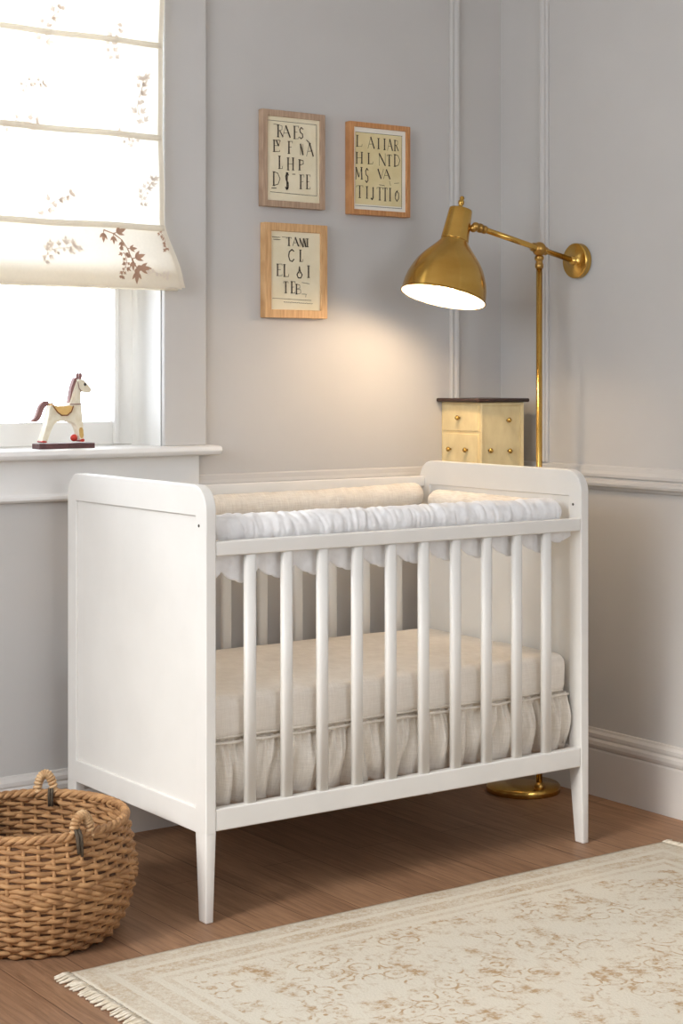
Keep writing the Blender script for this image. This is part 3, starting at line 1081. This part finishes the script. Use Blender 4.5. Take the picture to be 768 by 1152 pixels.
def picture(name, label, X0, X1, Z0, Z1, fw, fmat, depth, corners, glyphs, lines, papers, smalls=(), g=None):
    """X0..Z1 outer size on the back wall; corners of the sheet as seen (tl, tr, bl, br); glyphs (char, box)"""
    o = thing(name, label, 'framed print', ((X0 + X1) / 2, YW, Z0), 'framed letter prints')
    yf = YW - depth
    poly = [(X0, Z0), (X1, Z0), (X1, Z1), (X0, Z1)]
    hole = [(X0 + fw, Z0 + fw), (X1 - fw, Z0 + fw), (X1 - fw, Z1 - fw), (X0 + fw, Z1 - fw)]
    MB().prism(poly, yf, YW - .0005, lambda a, b, t: (a, t, b), hole).build('picture_frame', fmat, o, bevel=.0015)
    ix0, ix1, iz0, iz1 = X0 + fw, X1 - fw, Z0 + fw, Z1 - fw
    yp = YW - depth * .78
    box((ix0 - .001, yp, iz0 - .001), (ix1 + .001, yp + .003, iz1 + .001)).build('paper', papers[0], o, smooth=False)
    (tlx, tly), (trx, try_), (blx, bly), (brx, bry) = corners

    def loc(px, py):
        u = (px - (tlx + blx) / 2) / ((trx + brx) / 2 - (tlx + blx) / 2)
        yt, yb = tly + (try_ - tly) * u, bly + (bry - bly) * u
        v = (py - yt) / (yb - yt)
        return ix0 + (ix1 - ix0) * u, iz1 - (iz1 - iz0) * v
    if len(papers) > 1:
        a, b = loc(papers[2][0], papers[2][1]); c, d = loc(papers[2][2], papers[2][3])
        box((a, yp - .0008, d), (c, yp, b)).build('print_sheet', papers[1], o, smooth=False)
    m = MB()
    yi = yp - .0012

    def stroke(p, q, wd):
        d = Vector((q[0] - p[0], q[1] - p[1]))
        if d.length < 1e-6: return
        n = Vector((-d.y, d.x)).normalized() * wd
        e = d.normalized() * wd * .5
        m.bm.faces.new([m.bm.verts.new((a, yi, b)) for a, b in ((p[0] - n.x - e.x, p[1] - n.y - e.y), (q[0] - n.x + e.x, q[1] - n.y + e.y), (q[0] + n.x + e.x, q[1] + n.y + e.y), (p[0] + n.x - e.x, p[1] + n.y - e.y))])
    for ch, (a, b, c, d) in glyphs:
        for pts, th in GL[ch]:
            wd = .0006 + .0015 * th
            P = [loc(a + (c - a) * x, d + (b - d) * y) for x, y in pts]
            for p, q in zip(P, P[1:]): stroke(p, q, wd)
            if th == 1 and abs(P[0][0] - P[-1][0]) < .002:
                for p in (P[0], P[-1]): stroke((p[0] - .004, p[1]), (p[0] + .004, p[1]), .0007)
    for (a, b, c, d) in lines: stroke(loc(a, b), loc(c, d), .0006)
    for (a, b, c, d) in smalls:
        n = 14
        for i in range(n):
            t0, t1 = i / n, (i + .75) / n
            jz = ((i * 37) % 7 - 3) * 1.2
            stroke(loc(a + (c - a) * t0, b + (d - b) * t0 + jz), loc(a + (c - a) * t1, b + (d - b) * t1 - jz), .0006)
    m.build('lettering', M['ink'], o, smooth=False)
    return o


picture('framed_print', 'greyish oak framed letter print, upper left, directly above the pale framed one', .627, .836, 1.655, 1.921, .0175, M['oakgrey'], .022,
        ((95, 80), (668, 140), (100, 1025), (672, 1062)),
        [('R', (205, 185, 270, 320)), ('A', (262, 195, 345, 325)), ('E', (385, 200, 440, 340)), ('S', (442, 215, 495, 340)),
         ('E', (160, 355, 235, 485)), ('V', (195, 360, 240, 420)), ('F', (325, 370, 372, 505)), ('N', (455, 400, 490, 520)), ('A', (525, 390, 600, 535)), ('\\', (525, 355, 570, 395)),
         ('L', (220, 535, 265, 675)), ('H', (315, 555, 385, 690)), ('P', (440, 575, 500, 690)),
         ('D', (155, 710, 240, 865)), ('S', (290, 720, 335, 910)), ('I', (302, 722, 322, 900)), ('-', (370, 725, 400, 750)), ('F', (455, 745, 500, 900)), ('E', (525, 745, 568, 900)), ('-', (145, 880, 195, 905))],
        [(97, 130, 635, 185), (635, 185, 640, 980), (130, 935, 640, 980), (165, 175, 215, 182)], [M['paper']])
picture('framed_print', 'honey oak framed letter print with white mount, nearest the brass lamp', .919, 1.134, 1.649, 1.912, .0145, M['oakred'], .026,
        ((115, 105), (690, 165), (112, 1030), (685, 1073)),
        [('L', (140, 205, 210, 330)), ('A', (270, 225, 338, 352)), ('I', (370, 240, 402, 357)), ('I', (436, 245, 468, 367)), ('A', (485, 250, 540, 377)), ('R', (560, 260, 607, 380)),
         ('H', (140, 395, 210, 520)), ('L', (265, 405, 328, 525)), ('N', (385, 410, 468, 545)), ('T', (480, 425, 530, 550)), ('D', (555, 420, 627, 555)),
         ('M', (135, 565, 207, 697)), ('S', (238, 575, 278, 735)), ('V', (380, 585, 440, 692)), ('A', (440, 590, 512, 695)),
         ('T', (145, 770, 215, 905)), ('I', (243, 780, 275, 912)), ('J', (300, 790, 340, 925)), ('T', (368, 790, 430, 932)), ('T', (436, 795, 482, 942)), ('I', (498, 800, 530, 942)), ('O', (565, 830, 615, 947)), ('/', (570, 820, 600, 900))],
        [(135, 165, 650, 215), (645, 215, 642, 1030), (130, 990, 645, 1030), (505, 720, 520, 770), (560, 745, 612, 742)], [M['mount'], M['paper2'], (133, 165, 648, 1012)], [(395, 760, 455, 772)])
picture('framed_print', 'pale oak framed letter print hanging lowest, beneath the greyish oak one', .633, .842, 1.350, 1.611, .0225, M['oakpale'], .024,
        ((133, 112), (667, 140), (133, 1025), (667, 1045)),
        [('T', (300, 190, 352, 285)), ('A', (366, 190, 430, 290)), ('N', (440, 203, 482, 300)), ('N', (484, 203, 512, 298)), ('I', (512, 205, 543, 297)),
         ('C', (315, 330, 387, 470)), ('L', (443, 335, 480, 470)),
         ('E', (195, 500, 255, 635)), ('L', (265, 505, 328, 645)), ('d', (405, 530, 475, 662)), ('I', (522, 520, 556, 657)),
         ('T', (268, 705, 318, 835)), ('E', (350, 705, 395, 837)), ('B', (398, 735, 462, 850))],
        [(465, 715, 550, 730), (465, 850, 520, 853), (150, 895, 570, 925), (250, 185, 310, 190), (512, 853, 508, 885)], [M['paper']],
        [(145, 185, 235, 190), (160, 212, 235, 215), (270, 940, 590, 965)])

# ------------------------------------------------------------------ toy horse on the sill
HS = .000322
HZ = .000335
hx, hy, hz = .043, .775, z0
horse = thing('toy_horse', 'painted wooden toy horse with yellow saddle standing on the window sill', 'toy', (hx, hy, hz))
hp = lambda a, b, t: (hx + (a - 360) * HS, hy + t, hz + (716 - b) * HZ)


def smooth_poly(p, it=2):
    for _ in range(it):
        q = []
        for i in range(len(p)):
            a, b = p[i], p[(i + 1) % len(p)]
            q += [(a[0] * .75 + b[0] * .25, a[1] * .75 + b[1] * .25), (a[0] * .25 + b[0] * .75, a[1] * .25 + b[1] * .75)]
        p = q
    return p


def cut(poly, th, name, matl, parent=None, off=0, it=2, bev=.002):
    return MB().prism(smooth_poly(poly, it), off - th, off + th, hp).build(name, matl, parent or horse, bevel=bev)


cut([(118, 676), (118, 716), (600, 716), (600, 676)], .022, 'stand', M['hbase'], it=0, bev=.0015)
body = cut([(150, 668), (160, 630), (190, 550), (212, 460), (222, 405), (236, 382), (300, 402), (380, 392), (398, 372), (420, 300), (440, 250), (455, 205), (478, 190), (515, 192), (548, 226), (582, 258), (584, 282), (566, 296), (530, 288), (502, 276), (488, 300), (492, 380), (500, 420), (508, 520), (516, 600), (520, 664), (484, 664), (474, 610), (456, 555), (428, 522), (360, 508), (290, 510), (256, 530), (228, 590), (208, 640), (196, 668)], .013, 'body', M['hcream'])
cut([(222, 362), (205, 352), (170, 362), (140, 395), (122, 450), (104, 485), (76, 498), (90, 514), (130, 508), (160, 470), (172, 430), (192, 396), (222, 384)], .007, 'tail', M['hmauve'])
cut([(456, 172), (440, 186), (418, 240), (404, 310), (392, 376), (408, 378), (424, 310), (440, 258), (462, 212)], .008, 'mane', M['hmauve'])
for sd in (-1, 1): cut([(480, 190), (474, 160), (490, 138), (508, 152), (504, 184), (492, 196)], .0035, 'ear', M['hmauve'], off=sd * .007)
sad = cut([(232, 366), (244, 384), (300, 398), (420, 388), (408, 428), (366, 462), (316, 462), (268, 428), (244, 392)], .0150, 'saddle', M['hsaddle'])
m = MB()
for t in (-.0155, .0155):
    m.tube([hp(a, b, t) for a, b in ((232, 362), (248, 396), (280, 436), (318, 464), (366, 464), (404, 436), (420, 392))], .0016, 6)
m.build('saddle_piping', M['hrim'], sad)
m = MB()
m.tube([hp(396, 381, -.0135), hp(494, 380, -.0135), hp(496, 380, .0135), hp(396, 381, .0135)], .0012, 6, loop=True)
m.build('collar', M['hmauve'], body)
for t in (-.0135, .0135):
    MB().tube([hp(a, b, t) for a, b in ((462, 210), (474, 262), (492, 280))], .0010, 6).build('bridle', M['hmauve'], body)
    MB().ball(hp(526, 230, t * .93), .0040, 12, (1, .5, 1)).build('eye', M['black'], body)
cut([(470, 560), (508, 556), (516, 640), (480, 640)], .0138, 'painted_stocking', M['tan'], body, it=1, bev=.001)
for q in ([(482, 648), (520, 642), (522, 668), (482, 668)], [(150, 652), (194, 656), (196, 670), (148, 670)]):
    cut(q, .0138, 'hoof', M['red'], it=1, bev=.001)
MB().ball(hp(436, 636, -.008), .0095, 18).build('red_ball', M['red'], horse)

# ------------------------------------------------------------------ seagrass basket
BX, BY = -.336, .168
basket = thing('woven_basket', 'round woven seagrass basket with two rope handles beside the crib', 'basket', (BX, BY, 0))
prof = [(.0, .168), (.02, .186), (.05, .203), (.09, .217), (.13, .2245), (.16, .2235), (.19, .2185), (.22, .2115), (.252, .204)]


def br_(z):
    for (a, ra), (b, rb) in zip(prof, prof[1:]):
        if a <= z <= b:
            t = (z - a) / (b - a)
            return ra + (rb - ra) * t
    return prof[-1][1]


m = MB()
NST = 44
rowsz = []
z = .009
while z < .246:
    rowsz.append(z)
    z += .0110
for ri, z in enumerate(rowsz):
    band = ri in (11, 12)
    nseg = NST * 4
    for st in ((0, 1) if band else (0,)):
        pts, rs = [], []
        for i in range(nseg):
            a = 2 * PI * i / nseg
            ph = a * NST / 2 + (ri % 2) * PI + st * PI
            ca, sa = math.cos(a), math.sin(a)
            jit = noise.noise(Vector((ca * 4, sa * 4, ri * 1.7 + st)))
            r = br_(z) - .003 + .0042 * math.sin(ph) + .0014 * jit
            zz = z + .0030 * noise.noise(Vector((ca * 3, sa * 3, ri * .9 + 9))) + (.0046 if band else .0022) * math.cos(ph)
            pts.append((BX + r * ca, BY + r * sa, zz))
            rs.append((.0057 if not band else .0058) * (1 + .26 * noise.noise(Vector((ca * 11, sa * 11, ri * 3 + st * 7)))))
        m.tube(pts, rs, 7, loop=True)
for k in range(NST):
    a = 2 * PI * (k + .5) / NST
    m.tube([(BX + (br_(zz) - .0030) * math.cos(a), BY + (br_(zz) - .0030) * math.sin(a), zz) for zz in [.004 + .246 * i / 12 for i in range(13)]], .0044, 6)
m.build('woven_side', M['wicker'], basket)
m = MB()
m.lathe([(.001, .002), (.160, .002), (.168, .006)] + [(br_(zz) - .0032, zz) for zz in [.012 + i * .0262 for i in range(10)]], 60, Matrix.Translation((BX, BY, 0)), 0, False, False)
m.build('gap_shadow_sheet', M['gapshadow'], basket)  # dark backing closes the weave and paints shade into its gaps
m = MB()
NB = 40
for st in range(3):
    pts, rs = [], []
    for i in range(NB * 6):
        a = 2 * PI * i / (NB * 6)
        ph = a * NB / 1.0 * .55 * 2 / 2 + st * 2 * PI / 3
        ph = a * 22 + st * 2 * PI / 3
        r = .2025 + .0048 * math.cos(ph)
        pts.append((BX + r * math.cos(a), BY + r * math.sin(a), .2500 + .0048 * math.sin(ph)))
        rs.append(.0060 * (1 + .12 * noise.noise(Vector((a * 14, st, 0)))))
    m.tube(pts, rs, 7, loop=True)
m.build('braided_rim', M['wicker'], basket)


def handle(ang, wid, hh):
    """a wrapped rope loop standing on the rim"""
    def at(s, up, out=0.0):
        aa = ang + s / .203
        return Vector((BX + (.203 + out) * math.cos(aa), BY + (.203 + out) * math.sin(aa), .2515 + up))
    pts = []
    for i in range(41):
        t = i / 40
        th = PI * t
        pts.append(at(wid * math.cos(th) * (1 - .12 * math.sin(th)), hh * math.sin(th) ** .75 - .006))
    m = MB()
    m.tube(pts, [.0068 + .0005 * math.sin(i) for i in range(41)], 8)
    # rope wrapping round the loop
    wr = []
    for i in range(281):
        t = i / 280
        k = t * 40
        i0 = min(39, int(k)); p = pts[i0].lerp(pts[i0 + 1], k - i0)
        tg = (pts[i0 + 1] - pts[i0]).normalized()
        n1 = Vector((math.cos(ang), math.sin(ang), 0)); n1 = (n1 - tg * n1.dot(tg)).normalized()
        n2 = tg.cross(n1)
        a = t * 2 * PI * 15
        wr.append(p + (n1 * math.cos(a) + n2 * math.sin(a)) * .0068)
    m.tube(wr, .0040, 6)
    h = m.build('rope_handle', M['wickerp'], basket)
    m = MB()
    for sx, dl in ((-wid * .95, .0), (-wid * .95 + .007, .006)):
        m.tube([at(sx, .014, .006), at(sx, .004, .015), at(sx + .001, -.012, .017), at(sx + .002, -.034 - dl, .018)], [.0035, .0042, .0042, .003], 6)
        m.tube([at(sx, .012, -.010), at(sx, .002, -.014), at(sx, -.028, -.013)], .0035, 6)
    m.build('twine_tie', M['bark'], h)


handle(math.radians(55), .019, .048)
handle(math.radians(-84), .020, .046)

# ------------------------------------------------------------------ rug
rx0, rx1, ry0, ry1 = RUG
rug = thing('rug', 'faded cream and tan floral rug with fringed ends on the floor', 'rug', ((rx0 + rx1) / 2, (ry0 + ry1) / 2, 0))
nx, ny = 120, 80
m = MB()
top, bot = [], []
for j in range(ny + 1):
    rt, rb = [], []
    for i in range(nx + 1):
        x, y = rx0 + (rx1 - rx0) * i / nx, ry0 + (ry1 - ry0) * j / ny
        e = min(i, nx - i, j * 1.0, ny - j)
        wob = .003 * noise.noise(Vector((x * 6, y * 6, 1)))
        xx = x + (wob if i in (0, nx) else 0)
        yy = y + (wob if j in (0, ny) else 0)
        z = .0065 + .0008 * noise.noise(Vector((x * 9, y * 9, 4))) - (.002 if e == 0 else 0)
        rt.append((xx, yy, z)); rb.append((xx, yy, .0004))
    top.append(rt); bot.append(rb)
Vt = m.grid(top); Vb = m.grid(bot)
for j in range(ny):
    for i in (0, nx): m.bm.faces.new((Vt[j][i], Vt[j + 1][i], Vb[j + 1][i], Vb[j][i]))
for i in range(nx):
    for j in (0, ny): m.bm.faces.new((Vt[j][i], Vt[j][i + 1], Vb[j][i + 1], Vb[j][i]))
m.build('rug_pile', M['rug'], rug)
for xe, sg in ((rx0, -1), (rx1, 1)):
    m = MB()
    n = 118
    rnd = random.Random(5 + sg)
    for k in range(n):
        y = ry0 + .004 + (ry1 - ry0 - .008) * k / (n - 1)
        ln = .026 + .010 * rnd.random()
        sw = (rnd.random() - .5) * .012
        r = .0026 + .0008 * rnd.random()
        m.tube([(xe - sg * .004, y, .005), (xe + sg * ln * .35, y + sw * .3, .0055), (xe + sg * ln * .7, y + sw * .8, .0034), (xe + sg * ln, y + sw, .0028)], [r, r * 1.2, r, r * .6], 5)
    f = m.build('fringe', M['fringe'], rug)
    f['kind'] = 'stuff'
